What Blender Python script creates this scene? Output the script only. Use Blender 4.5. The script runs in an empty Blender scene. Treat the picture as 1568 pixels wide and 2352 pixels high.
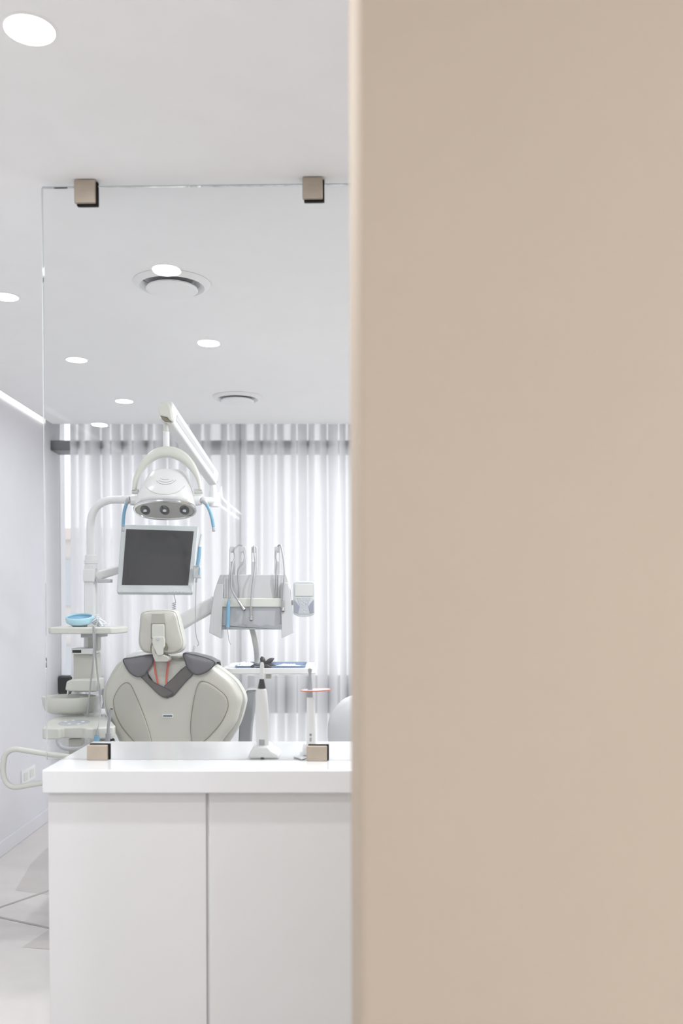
import bpy, bmesh, math, random
from mathutils import Vector, Matrix
from mathutils.bvhtree import BVHTree
random.seed(7)
C = bpy.context.scene.collection
SC = bpy.context.scene
# ---------------------------------------------------------------- camera
F = 2100.0; PX = 770.0; HOR = 1387.0; ZC = 1.43
PITCH = math.radians(1.5)
PY = HOR + F*math.tan(PITCH)
cam_d = bpy.data.cameras.new('camera'); cam = bpy.data.objects.new('camera', cam_d); C.objects.link(cam)
cam.location = (0, 0, ZC); cam.rotation_euler = (math.pi/2 - PITCH, 0, 0)
cam_d.sensor_fit = 'VERTICAL'; cam_d.sensor_height = 36; cam_d.sensor_width = 24
cam_d.lens = 36*F/2352; cam_d.shift_x = (784-PX)/2352; cam_d.shift_y = (PY-1176)/2352
cam_d.clip_start = .02
cam_d.dof.use_dof = True; cam_d.dof.focus_distance = 3.5; cam_d.dof.aperture_fstop = 2.4
SC.camera = cam
# ---------------------------------------------------------------- world, view
SC.view_settings.view_transform = 'Standard'; SC.view_settings.look = 'None'
SC.view_settings.gamma = 1; SC.view_settings.use_curve_mapping = False
SC.view_settings.exposure = 0.45
W = bpy.data.worlds.new('overcast_sky'); SC.world = W; W.use_nodes = True
bgn = W.node_tree.nodes['Background']; bgn.inputs[0].default_value = (.945, .965, 1, 1); bgn.inputs[1].default_value = 1.12
LAMP_W = 14.0          # watts of each downlight
LAMP_E = 14.0         # radiance of its diffuser
# ---------------------------------------------------------------- helpers
def ray(u, v):
    x = (u-PX)/F; y = -(v-PY)/F
    c, s = math.cos(PITCH), math.sin(PITCH)
    return Vector((x, c + y*s, -s + y*c))
def P(u, v, Y):
    d = ray(u, v); return Vector((0, 0, ZC)) + d*(Y/d.y)
def PZ(u, v, z):
    d = ray(u, v); return Vector((0, 0, ZC)) + d*((z-ZC)/d.z)
def lin(c):
    return tuple(((x/255)/12.92 if x/255 <= .04045 else ((x/255+.055)/1.055)**2.4) for x in c)
def mat(name, rgb, rough=.5, metal=0, spec=.5, noise=0, nscale=30, bump=0, coat=0, emit=0):
    m = bpy.data.materials.new(name); m.use_nodes = True
    nt = m.node_tree; b = nt.nodes['Principled BSDF']
    c = lin(rgb) + (1,)
    b.inputs['Base Color'].default_value = c; b.inputs['Roughness'].default_value = rough
    b.inputs['Metallic'].default_value = metal; b.inputs['Specular IOR Level'].default_value = spec
    b.inputs['Coat Weight'].default_value = coat
    if emit:
        b.inputs['Emission Color'].default_value = (1, .985, .96, 1); b.inputs['Emission Strength'].default_value = emit
    tc = nt.nodes.new('ShaderNodeTexCoord'); n = nt.nodes.new('ShaderNodeTexNoise')
    n.inputs['Scale'].default_value = nscale; n.inputs['Detail'].default_value = 4
    nt.links.new(tc.outputs['Object'], n.inputs['Vector'])
    if noise:
        r = nt.nodes.new('ShaderNodeValToRGB')
        r.color_ramp.elements[0].position = .3; r.color_ramp.elements[1].position = .7
        r.color_ramp.elements[0].color = tuple(x*(1-noise) for x in c[:3]) + (1,)
        r.color_ramp.elements[1].color = tuple(min(1, x*(1+noise)) for x in c[:3]) + (1,)
        nt.links.new(n.outputs['Fac'], r.inputs['Fac']); nt.links.new(r.outputs['Color'], b.inputs['Base Color'])
    if bump:
        bu = nt.nodes.new('ShaderNodeBump'); bu.inputs['Strength'].default_value = bump; bu.inputs['Distance'].default_value = .002
        nt.links.new(n.outputs['Fac'], bu.inputs['Height']); nt.links.new(bu.outputs['Normal'], b.inputs['Normal'])
    return m
M = {}
M['ceiling'] = mat('ceiling_paint', (246, 246, 246), .9, noise=.01, nscale=8)
M['wall'] = mat('wall_paint', (216, 216, 220), .8, noise=.01, nscale=8)
M['tan'] = mat('tan_paint', (171, 156, 139), .85, noise=.02, nscale=3.0)
M['floor'] = mat('floor_vinyl', (208, 204, 201), .28, noise=.02, nscale=12)
M['floor_grey'] = mat('floor_patch_grey', (192, 187, 184), .3, noise=.02, nscale=12)
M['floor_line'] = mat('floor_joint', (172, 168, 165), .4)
M['lacquer'] = mat('white_lacquer', (220, 220, 220), .35, noise=.006, nscale=5)
M['top'] = mat('worktop_gloss', (224, 225, 226), .14, noise=.006, nscale=5)
M['steel'] = mat('brushed_nickel', (176, 164, 150), .5, metal=.25, noise=.05, nscale=40)
M['rubber'] = mat('black_rubber', (18, 19, 20), .7, spec=.25)
M['plastic'] = mat('white_plastic', (221, 222, 222), .28, noise=.006, nscale=10)
M['vent'] = mat('vent_white', (243, 243, 243), .5)
M['cream'] = mat('cream_plastic', (205, 206, 199), .34, noise=.008, nscale=10)
M['chair'] = mat('chair_shell', (190, 189, 181), .35, noise=.012, nscale=10)
M['chairpad'] = mat('chair_side_panel', (173, 172, 164), .45, noise=.012, nscale=10)
M['seam'] = mat('seam_dark', (128, 122, 102), .6)
M['console'] = mat('console_shell', (194, 195, 196), .4, noise=.008)
M['grey'] = mat('grey_plastic', (174, 176, 180), .4, noise=.01)
M['midgrey'] = mat('mid_grey_pad', (150, 153, 157), .5, noise=.03, nscale=60)
M['hose'] = mat('grey_hose', (164, 165, 168), .4)
M['metal'] = mat('handpiece_steel', (178, 177, 175), .25, metal=.7)
M['chrome'] = mat('chrome', (225, 226, 228), .08, metal=1)
M['blue'] = mat('blue_silicone', (118, 164, 190), .4, noise=.02)
M['paleblue'] = mat('pale_blue_plastic', (176, 216, 230), .2, noise=.04, nscale=25)
M['traydark'] = mat('slate_blue_tray', (130, 144, 168), .4)
M['pack'] = mat('sterile_pack', (206, 217, 230), .5, noise=.08, nscale=50)
M['whitepack'] = mat('white_wrap', (226, 230, 236), .4, noise=.06, nscale=60)
M['apron'] = mat('apron_vinyl', (108, 108, 112), .42, noise=.06, nscale=30, bump=.3)
M['apronband'] = mat('apron_band', (94, 92, 89), .55, noise=.06, nscale=40)
M['piping'] = mat('apron_piping', (72, 72, 78), .6)
M['red'] = mat('red_cord', (206, 98, 78), .5)
M['orange'] = mat('orange_rim', (245, 128, 84), .4)
M['black'] = mat('black_plastic', (52, 50, 50), .5, noise=.05)
M['darkframe'] = mat('window_frame_dark', (30, 32, 38), .5)
M['screen'] = mat('screen_glass', (62, 62, 63), .12, spec=.35, noise=.01)
M['bezel'] = mat('monitor_bezel', (192, 197, 198), .35)
M['display'] = mat('lcd_display', (200, 201, 200), .25)
M['key'] = mat('keypad_grey', (176, 180, 186), .4)
M['keydark'] = mat('keypad_slate', (140, 146, 158), .4)
M['badge'] = mat('badge_slate', (96, 106, 122), .4)
M['fabric'] = mat('stool_shell', (206, 207, 210), .35)
M['lens'] = mat('lamp_lens', (58, 58, 62), .06, spec=1.0)
M['facade'] = mat('facade', (196, 192, 190), .9, noise=.02)
M['brick'] = mat('facade_pink', (204, 194, 190), .9, noise=.04)
M['facwin'] = mat('facade_window', (178, 181, 186), .4)
M['diffuser'] = mat('lamp_diffuser', (255, 255, 255), .5, emit=LAMP_E)
M['cove'] = mat('cove_diffuser', (255, 255, 255), .5, emit=1.1)
M['led'] = mat('warm_led', (255, 255, 255), .5, emit=10)
M['edge'] = mat('glass_edge', (190, 198, 196), .4)
# clear glass: transparent body with a Fresnel reflection
def glass_mat(name, tint, ior=1.5):
    m = bpy.data.materials.new(name); m.use_nodes = True; nt = m.node_tree; nt.nodes.clear()
    o = nt.nodes.new('ShaderNodeOutputMaterial'); mx = nt.nodes.new('ShaderNodeMixShader')
    t = nt.nodes.new('ShaderNodeBsdfTransparent'); g = nt.nodes.new('ShaderNodeBsdfGlossy'); f = nt.nodes.new('ShaderNodeFresnel')
    t.inputs[0].default_value = tint + (1,); g.inputs['Roughness'].default_value = .0; f.inputs[0].default_value = ior
    nt.links.new(f.outputs[0], mx.inputs[0]); nt.links.new(t.outputs[0], mx.inputs[1]); nt.links.new(g.outputs[0], mx.inputs[2])
    nt.links.new(mx.outputs[0], o.inputs[0]); return m
M['glass'] = glass_mat('clear_glass', (.993, .997, .995), 1.36)
M['pane'] = glass_mat('window_glass', (.99, .99, .99), 1.3)
def sheer_mat():
    m = bpy.data.materials.new('sheer_voile'); m.use_nodes = True; nt = m.node_tree; nt.nodes.clear(); N = nt.nodes.new; L = nt.links.new
    o = N('ShaderNodeOutputMaterial'); tr = N('ShaderNodeBsdfTransparent'); tl = N('ShaderNodeBsdfTranslucent'); df = N('ShaderNodeBsdfDiffuse')
    tr.inputs[0].default_value = (1, 1, 1, 1); tl.inputs[0].default_value = (.95, .95, .965, 1); df.inputs[0].default_value = (.9, .9, .92, 1)
    a = N('ShaderNodeMixShader'); a.inputs[0].default_value = .26; L(tl.outputs[0], a.inputs[1]); L(df.outputs[0], a.inputs[2])
    lw = N('ShaderNodeLayerWeight'); lw.inputs[0].default_value = .5
    rp = N('ShaderNodeMapRange'); rp.inputs['From Min'].default_value = .0; rp.inputs['From Max'].default_value = .20
    rp.inputs['To Min'].default_value = .66; rp.inputs['To Max'].default_value = .97
    L(lw.outputs['Facing'], rp.inputs['Value'])
    b = N('ShaderNodeMixShader'); L(rp.outputs[0], b.inputs[0]); L(tr.outputs[0], b.inputs[1]); L(a.outputs[0], b.inputs[2])
    L(b.outputs[0], o.inputs[0]); return m
M['sheer'] = sheer_mat()

def thing(name, label, cat, loc=(0, 0, 0), group=None):
    o = bpy.data.objects.new(name, None); C.objects.link(o); o.location = loc; o.empty_display_size = .05
    o['label'] = label; o['category'] = cat
    if group: o['group'] = group
    return o
def tag(o, label, cat, group=None):
    o['label'] = label; o['category'] = cat
    if group: o['group'] = group
    return o
def root_loc(p):
    l = Vector((0, 0, 0))
    while p: l += p.location; p = p.parent
    return l
def link(name, bm, m, parent=None, bevel=0, seg=3, sharp=35, subsurf=0, label=None, origin=None):
    """bm holds world coordinates"""
    bmesh.ops.remove_doubles(bm, verts=bm.verts, dist=1e-6)
    bmesh.ops.recalc_face_normals(bm, faces=bm.faces)
    off = root_loc(parent) if parent else (Vector(origin) if origin is not None else Vector((0, 0, 0)))
    bmesh.ops.translate(bm, verts=bm.verts, vec=-off)
    me = bpy.data.meshes.new(name); bm.to_mesh(me); bm.free()
    for mm in (m if isinstance(m, (list, tuple)) else [m]): me.materials.append(mm)
    me.shade_smooth(); me.set_sharp_from_angle(angle=math.radians(sharp))
    o = bpy.data.objects.new(name, me); C.objects.link(o)
    if parent: o.parent = parent
    elif origin is not None: o.location = off
    if bevel:
        b = o.modifiers.new('bevel', 'BEVEL'); b.width = bevel; b.segments = seg; b.limit_method = 'ANGLE'; b.angle_limit = math.radians(40)
        b.harden_normals = False
    if subsurf:
        s = o.modifiers.new('sub', 'SUBSURF'); s.levels = s.render_levels = subsurf
    if label: o['label'] = label
    return o
def struct(name, bm, m, parent=None, **k):
    o = link(name, bm, m, parent, **k)
    if not parent: o['kind'] = 'structure'
    return o
def bx(bm, x0, x1, y0, y1, z0, z1, mi=0):
    v = [bm.verts.new(p) for p in ((x0,y0,z0),(x1,y0,z0),(x1,y1,z0),(x0,y1,z0),(x0,y0,z1),(x1,y0,z1),(x1,y1,z1),(x0,y1,z1))]
    for f in ((0,3,2,1),(4,5,6,7),(0,1,5,4),(1,2,6,5),(2,3,7,6),(3,0,4,7)):
        bm.faces.new([v[i] for i in f]).material_index = mi
def box(name, x0, x1, y0, y1, z0, z1, m, parent=None, bevel=.003, **k):
    bm = bmesh.new(); bx(bm, x0, x1, y0, y1, z0, z1); return link(name, bm, m, parent, bevel=bevel, **k)
def ppbox(name, u0, v0, u1, v1, Y, d, m, parent=None, bevel=.003, **k):
    a = P(u0, v0, Y); b = P(u1, v1, Y); return box(name, a.x, b.x, Y, Y+d, b.z, a.z, m, parent, bevel, **k)
def catmull(pts, n=8, closed=False):
    pts = [Vector(p) for p in pts]; out = []; N = len(pts)
    rng = range(N) if closed else range(N-1)
    for i in rng:
        if closed: p0, p1, p2, p3 = pts[(i-1)%N], pts[i], pts[(i+1)%N], pts[(i+2)%N]
        else: p0, p1, p2, p3 = pts[max(i-1,0)], pts[i], pts[i+1], pts[min(i+2,N-1)]
        for k in range(n):
            t = k/n; t2 = t*t; t3 = t2*t
            out.append(.5*((2*p1) + (p2-p0)*t + (2*p0-5*p1+4*p2-p3)*t2 + (3*p1-p0-p2*1 + p3-2*p1 + 0*p1 + (-0)*p2 + (0)*p3 + (-1)*0*p0 + (-2)*p2 + 2*p1)*t3) if False else
                       .5*((2*p1) + (p2-p0)*t + (2*p0-5*p1+4*p2-p3)*t2 + (-p0+3*p1-3*p2+p3)*t3))
    if not closed: out.append(pts[-1].copy())
    return out
def sweep(bm, path, r, seg=14, prof=None):
    """tube along path; r a number or per-point list"""
    path = [Vector(p) for p in path]; n = len(path)
    rr = r if isinstance(r, (list, tuple)) else [r]*n
    t0 = (path[1]-path[0]).normalized()
    up = Vector((0, 0, 1)) if abs(t0.z) < .9 else Vector((0, 1, 0))
    nrm = (up - t0*up.dot(t0)).normalized(); prev = t0; rings = []
    for i, p in enumerate(path):
        t = (path[min(i+1, n-1)] - path[max(i-1, 0)]).normalized()
        ax = prev.cross(t)
        if ax.length > 1e-7: nrm = Matrix.Rotation(prev.angle(t), 3, ax.normalized()) @ nrm
        nrm = (nrm - t*nrm.dot(t)).normalized(); prev = t; bn = t.cross(nrm)
        if prof: rings.append([bm.verts.new(p + nrm*a*rr[i] + bn*b*rr[i]) for a, b in prof])
        else: rings.append([bm.verts.new(p + (nrm*math.cos(2*math.pi*k/seg) + bn*math.sin(2*math.pi*k/seg))*rr[i]) for k in range(seg)])
    s = len(rings[0])
    for a, b in zip(rings, rings[1:]):
        for k in range(s): bm.faces.new((a[k], a[(k+1)%s], b[(k+1)%s], b[k]))
    bm.faces.new(rings[0]); bm.faces.new(rings[-1])
def tube(name, pts, r, m, parent=None, smooth=6, seg=14, **k):
    bm = bmesh.new(); n = len(pts)
    if isinstance(r, (list, tuple)) and smooth and n > 2:
        q = catmull([Vector((x, 0, 0)) for x in r], smooth); r = [max(.0004, v.x) for v in q]
    path = catmull(pts, smooth) if (smooth and n > 2) else pts
    sweep(bm, path, r, seg); return link(name, bm, m, parent, sharp=50, **k)
def cyl(name, a, b, r, m, parent=None, r2=None, seg=28, bevel=.0015, **k):
    bm = bmesh.new(); sweep(bm, [a, b], [r, r if r2 is None else r2], seg); return link(name, bm, m, parent, bevel=bevel, seg=2, sharp=40, **k)
def lathe(bm, prof, c, seg=48, axis='Z', sx=1, sy=1, close=True):
    rings = []
    for r, h in prof:
        ring = []
        for k in range(seg):
            a = 2*math.pi*k/seg; x, y = r*math.cos(a)*sx, r*math.sin(a)*sy
            ring.append(bm.verts.new(Vector(c) + (Vector((x, y, h)) if axis == 'Z' else Vector((x, h, y)))))
        rings.append(ring)
    for a, b in zip(rings, rings[1:]):
        for k in range(seg): bm.faces.new((a[k], a[(k+1)%seg], b[(k+1)%seg], b[k]))
    if close: bm.faces.new(rings[0]); bm.faces.new(rings[-1])
def loft(bm, rings, cap=True):
    rs = [[bm.verts.new(p) for p in r] for r in rings]; s = len(rs[0])
    for a, b in zip(rs, rs[1:]):
        for k in range(s): bm.faces.new((a[k], a[(k+1)%s], b[(k+1)%s], b[k]))
    if cap: bm.faces.new(rs[0]); bm.faces.new(rs[-1])
def outline(px, Y, smooth=0):
    o = [P(u, v, Y) for u, v in px]
    return catmull(o, smooth, True) if smooth else o
def panel(name, px, Y, rings, m, parent=None, smooth=4, **k):
    """solid from a front outline; rings = list of (scale, y offset)"""
    o = outline(px, Y, smooth); c = sum(o, Vector())/len(o); bm = bmesh.new()
    loft(bm, [[Vector((c.x+(p.x-c.x)*s, p.y+dy, c.z+(p.z-c.z)*s)) for p in o] for s, dy in rings])
    return link(name, bm, m, parent, **k)
def slab(name, px, Y, d, m, parent=None, smooth=0, bevel=.002, **k):
    o = outline(px, Y, smooth); bm = bmesh.new(); loft(bm, [o, [p+Vector((0, d, 0)) for p in o]])
    return link(name, bm, m, parent, bevel=bevel, **k)
def plan(name, xy, z0, z1, m, parent=None, smooth=0, bevel=.002, **k):
    q = [Vector((x, y, z0)) for x, y in xy]
    if smooth: q = catmull(q, smooth, True)
    bm = bmesh.new(); loft(bm, [q, [p+Vector((0, 0, z1-z0)) for p in q]])
    return link(name, bm, m, parent, bevel=bevel, **k)

# ================================================================ the room
CEIL = 2.60; XL = -1.90; XR = 2.4; YB = 6.30; YR = -2.2; YC = 5.98
bm = bmesh.new(); bx(bm, XL-.2, XR+.2, YR-.2, YB+.2, -.1, 0, 0)
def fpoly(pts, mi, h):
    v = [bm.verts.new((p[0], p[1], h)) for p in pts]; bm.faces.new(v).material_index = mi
def fl(u, v): q = PZ(u, v, 0); return (q.x, q.y)
# flat polygons on the vinyl floor: straight joints and darker triangles
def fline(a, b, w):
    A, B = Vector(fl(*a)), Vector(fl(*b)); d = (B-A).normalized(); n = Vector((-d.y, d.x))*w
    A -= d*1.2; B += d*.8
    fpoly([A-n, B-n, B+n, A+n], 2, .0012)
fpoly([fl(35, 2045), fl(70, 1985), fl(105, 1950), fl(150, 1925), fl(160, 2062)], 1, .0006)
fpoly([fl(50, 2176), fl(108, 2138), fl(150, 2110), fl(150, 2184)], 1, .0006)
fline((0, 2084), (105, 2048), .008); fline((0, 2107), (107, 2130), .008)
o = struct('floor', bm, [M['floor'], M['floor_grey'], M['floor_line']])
bm = bmesh.new(); bx(bm, XL+.06, XR, YR, YC, CEIL, CEIL+.04); struct('ceiling', bm, M['ceiling'])
bm = bmesh.new(); bx(bm, XL-.2, XR+.2, YR-.2, YB+.2, CEIL+.16, CEIL+.2); struct('trim_1', bm, M['ceiling'])     # slab over the dropped ceiling
bm = bmesh.new(); bx(bm, XL-.15, XL, YR, YB+.15, 0, CEIL+.16); struct('wall_left', bm, M['wall'])
bm = bmesh.new(); bx(bm, XR, XR+.15, YR, YB+.15, 0, CEIL+.16); struct('wall_right', bm, M['wall'])
bm = bmesh.new(); bx(bm, XL-.15, XR+.15, YR-.15, YR, 0, CEIL+.16); struct('wall_rear', bm, M['wall'])
ZS = .68; ZT0 = 2.455; ZT1 = 2.52
bm = bmesh.new(); bx(bm, XL, XR, YB, YB+.15, -.1, .06); bx(bm, XL, XR, YB, YB+.15, 2.72, CEIL+.16); struct('wall_back', bm, M['wall'])
bm = bmesh.new(); bx(bm, XL, XL+.014, YR, YB, 0, .085); struct('baseboard_left', bm, M['wall'], bevel=.003)
# window: dark frame with transom, sill rail and mullions
bm = bmesh.new(); bx(bm, XL, XR, YB-.17, YB+.02, ZT0, ZT1)
wf = struct('window_1', bm, M['darkframe'])
bm = bmesh.new(); bx(bm, XL, XR, YB-.04, YB+.04, ZS, .935); link('sill_rail', bm, M['darkframe'], wf)
bm = bmesh.new(); x = P(551, 1200, YB).x; bx(bm, x-.028, x+.028, YB, YB+.06, .935, 2.72); link('mullion', bm, M['darkframe'], wf)
bm = bmesh.new(); bx(bm, x+1.3, x+1.35, YB, YB+.06, .935, 2.72); link('mullion', bm, M['darkframe'], wf)
bm = bmesh.new(); bx(bm, XL, XR, YB+.03, YB+.036, .06, 2.72); link('pane', bm, M['pane'], wf)
# cove light along the left wall
bm = bmesh.new(); bx(bm, XL+.001, XL+.012, YR+.01, YC, CEIL+.004, CEIL+.06)
cv = tag(link('cove_light', bm, M['cove'], origin=(XL+.03, 2, CEIL+.1)), 'long white cove light strip in the ceiling gap along the left wall', 'light')
# the tan wall end, close to the camera (a hair out of plumb)
bm = bmesh.new()
def wx(z): return .0222 - (z-1.43)*.0030
lo = [(wx(0), .85), (2.4, .85), (2.4, 1.34), (wx(0), 1.34)]; hi = [(wx(CEIL), .85), (2.4, .85), (2.4, 1.34), (wx(CEIL), 1.34)]
loft(bm, [[Vector((a, b, 0)) for a, b in lo], [Vector((a, b, CEIL)) for a, b in hi]])
struct('wall_partition', bm, M['tan'], bevel=.004)

# curtain
def curtain():
    bm = bmesh.new(); x0 = P(161, 1200, 6.06).x; x1 = 2.3; n = 1150; rows = 14; ph = 0; xs = []
    x = x0; k = 0
    rnd = random.Random(3); om = 2*math.pi/.150
    phase = 0; f = om
    for i in range(n+1):
        x = x0+(x1-x0)*i/n
        if i % 40 == 0: tgt = om*rnd.uniform(.75, 1.3)
        f += (tgt-f)*.05; phase += f*(x1-x0)/n; xs.append((x, phase, 1+.35*math.sin(x*3.1)))
    grid = []
    for j in range(rows+1):
        t = j/rows; z = .03+(2.70-.03)*t; row = []
        am = .032+.014*(1-t)
        for x, p, a in xs:
            y = 6.065+am*a*math.sin(p) + .0045*math.sin(2.3*p+1.4+1.5*t) + .004*math.sin(x*9+t*4)
            row.append(bm.verts.new((x+.008*math.sin(t*3+x*5)*(1-t), y, z)))
        grid.append(row)
    for a, b in zip(grid, grid[1:]):
        for i in range(n): bm.faces.new((a[i], a[i+1], b[i+1], b[i]))
    return link('curtain', bm, M['sheer'], sharp=180, origin=(x0, 6.06, .03))
tag(curtain(), 'sheer white pleated voile curtain hanging across the window', 'curtain')

# houses beyond the window
b = thing('building', 'pale low building seen through the window gap left of the curtain', 'building', (-6, 16, -6))
bm = bmesh.new(); bx(bm, -12, -3.6, 16, 22, -6, 2.55); w = link('wall', bm, M['facade'], b)
bm = bmesh.new(); bx(bm, -12.1, -3.5, 15.9, 22, 2.55, 2.75); link('roof', bm, M['brick'], b)
for zz in (-1.6, -.1, 1.4):
    bm = bmesh.new(); bx(bm, -5.05, -4.1, 15.96, 16.02, zz, zz+.8); link('window', bm, M['facwin'], b)

# ================================================================ ceiling fittings
def downlight(x, y, label, group='recessed round ceiling downlights', watts=None):
    t = thing('downlight', label, 'ceiling light', (x, y, CEIL), group)
    bm = bmesh.new(); lathe(bm, [(.048, -.0005), (.056, -.0005), (.0555, -.002), (.049, -.003), (.048, -.0005)], (x, y, CEIL), 40, close=False)
    link('trim_ring', bm, M['ceiling'], t)
    bm = bmesh.new(); lathe(bm, [(.049, -.0018), (.049, -.0008)], (x, y, CEIL), 40); link('diffuser', bm, M['diffuser'], t)
    ld = bpy.data.lights.new('downlight_lamp', 'AREA'); ld.shape = 'DISK'; ld.size = .094; ld.energy = watts or LAMP_W; ld.color = (.965, .985, 1)
    lo = bpy.data.objects.new('downlight_lamp', ld); C.objects.link(lo); lo.parent = t; lo.location = (0, 0, -.004)
    return t
for (u, v, lab) in ((68, 67, 'largest and nearest bright round downlight, top left of the ceiling'),
                    (12, 681, 'round downlight cut by the left edge of the photo, outside the glass'),
                    (176, 826, 'round downlight behind the glass, third from the curtain in the left row'),
                    (285, 921, 'round downlight near the curtain, left of the round air vent')):
    q = PZ(u, v, CEIL); downlight(q.x, q.y, lab, watts=LAMP_W*(.75 if q.x > -1 else .12))
LAB2 = 'added fill downlight in the ceiling, out of sight of the camera'
GP = Vector((-.607, 2.563, 0)); GN = Vector((.0313, 1.339, 0)).normalized()      # the glass stands 1.3 degrees off square
def mirror(p): return p - GN*(2*(p-GP).dot(GN))
for (u, v), lab in (((479, 787), 'round downlight above the camera, seen only mirrored in the glass between the two air vents'),
                    ((229, 975), 'round downlight behind the camera, seen only mirrored in the glass at the top of the curtain')):
    q = mirror(PZ(u, v, CEIL)); downlight(q.x, q.y, lab, watts=LAMP_W*.6)
for x, y in ((.75, -.8), (1.6, -.3), (1.5, -1.5), (.6, -1.7), (.55, 2.4), (.55, 3.47), (.55, 4.37), (.55, 5.26), (1.6, 3.5), (1.6, 4.9)):  # unseen extra lamps, added to brighten the room and the tan wall
    downlight(x, y, LAB2, watts=LAMP_W*(.45 if y > 4.5 else 1.0))
def vent(u, v, lab):
    q = PZ(u, v, CEIL); c = (q.x, q.y, CEIL)
    t = thing('ceiling_vent', lab, 'air vent', c, 'round ceiling air vents')
    bm = bmesh.new(); lathe(bm, [(.100, -.002), (.118, -.016), (.134, -.008), (.140, -.001), (.134, 0), (.118, -.004)], c, 56, close=False); link('outer_ring', bm, M['vent'], t)
    bm = bmesh.new(); lathe(bm, [(.117, -.0015), (.117, -.0005)], c, 48); link('duct', bm, M['grey'], t, label='dark grey duct opening')
    bm = bmesh.new(); lathe(bm, [(.0, -.034), (.060, -.034), (.088, -.030), (.094, -.024), (.092, -.019), (.0, -.017)], c, 56, close=False); link('centre_disc', bm, M['vent'], t)
    for k in range(3):
        a = math.pi/2+k*2*math.pi/3; d = Vector((math.cos(a), math.sin(a), 0)); cc = Vector(c)
        cyl('strut', cc+d*.08+Vector((0, 0, -.024)), cc+d*.115+Vector((0, 0, -.006)), .003, M['midgrey'], t, bevel=0)
vent(395, 650, 'nearer round white ceiling air vent with a raised centre disc')
vent(545, 912, 'farther round white ceiling air vent close to the curtain')
# bent LED tubes on the rear wall: the glass shows their reflection
def led(pts, lab):
    q = []
    for u, v in pts:
        d = ray(u, v); d2 = d - GN*(2*d.dot(GN)); o2 = mirror(Vector((0, 0, ZC))); q.append(o2 + d2*((YR+.05-o2.y)/d2.y))
    t = thing('led_tube', lab, 'light', q[0], 'bent LED tubes')
    tube('led_line', catmull(q, 5), .0055, M['led'], t, smooth=0)
    for k in (0, -1): cyl('standoff', q[k], Vector((q[k].x, YR, q[k].z)), .006, M['plastic'], t, bevel=0)
led([(503, 1132), (502.5, 1148), (506, 1160), (522, 1173), (549, 1192)], 'bent warm LED tube mirrored in the glass, lower of the two glowing lines')
led([(508, 1118), (509, 1136), (514, 1148), (530, 1162), (554, 1181)], 'bent warm LED tube mirrored in the glass, upper of the two glowing lines')

# ================================================================ glass partition, worktop, cabinet
ZW = .992; GY = 2.559
gx0 = P(103, 1387, GY).x
gtop = P(300, 429, GY).z
g = thing('glass_partition', 'tall clear glass partition standing on the white worktop', 'glass panel', (0, GY, ZW))
bm = bmesh.new(); bx(bm, gx0, .8, GY, GY+.008, ZW-.001, gtop); link('pane', bm, M['glass'], g)
bm = bmesh.new(); bx(bm, gx0, .8, GY+.001, GY+.007, gtop+.0002, gtop+.0034); link('polished_edge', bm, M['edge'], g)
bm = bmesh.new(); bx(bm, gx0-.0022, gx0-.0002, GY+.001, GY+.007, ZW+.004, gtop); link('polished_edge', bm, M['edge'], g)
def swing(t):
    a = math.atan2(-GN.x, GN.y); d = t.location-Vector((GP.x, GP.y-.004, 0)); R = Matrix.Rotation(a, 3, 'Z')
    t.location = Vector((GP.x, GP.y-.004, 0)) + R @ d; t.rotation_euler.z = a
swing(g)
def clip(u, v, s, top, lab):
    c = P(u, v-2, GY-.012); h = .0292*s
    z0, z1 = (c.z-h*1.08, CEIL) if top else (ZW, c.z+h*.9)
    t = thing('glass_clip', lab, 'clip', (c.x, GY, z0), 'brushed metal clips holding the glass')
    box('front_plate', c.x-h, c.x+h, GY-.014, GY-.002, z0, z1-(.002 if top else 0), M['steel'], t, .0025)
    box('rear_plate', c.x-h+.004, c.x+h+.0, GY+.0105, GY+.022, z0+.0, z1-.002, M['steel'], t, .0025)
    box('gasket', c.x-h+.004, c.x+h+.0045, GY-.002, GY+.0105, z0-(.0035 if top else -.001), z1-.004 if top else z1+.0025, M['rubber'], t, .001, label='black rubber gasket')
    swing(t)
clip(194, 440, 1, True, 'square nickel clip at the ceiling, left end of the glass')
clip(718, 437, .95, True, 'square nickel clip at the ceiling, right part of the glass')
clip(223, 1735, .98, False, 'square nickel clip on the worktop at the left end of the glass')
clip(728, 1735, .98, False, 'square nickel clip on the worktop in front of the orange-ringed curing light')
wxl = P(96, 1768, 2.40).x
bm = bmesh.new(); bx(bm, wxl, .8, 2.40, 2.905, ZW-.062, ZW)
tag(link('worktop', bm, M['top'], bevel=.004, origin=(0, 2.4, ZW-.062)), 'glossy white worktop carrying the glass partition', 'worktop')
cb = thing('base_cabinet', 'white lacquered two-door cabinet under the worktop', 'cabinet', (0, 2.6, 0))
cxl = P(110, 2000, 2.43).x
box('body', cxl+.004, .78, 2.4365, 2.88, 0, ZW-.062, M['lacquer'], cb, .002)
sp = P(476, 2000, 2.42).x
box('door', cxl+.002, sp-.0036, 2.4275, 2.4363, .012, ZW-.0645, M['lacquer'], cb, .003)
box('door', sp+.0036, .30, 2.4275, 2.4363, .012, ZW-.0645, M['lacquer'], cb, .003)
box('door', .306, .78, 2.4275, 2.4363, .012, ZW-.0645, M['lacquer'], cb, .003)

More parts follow.
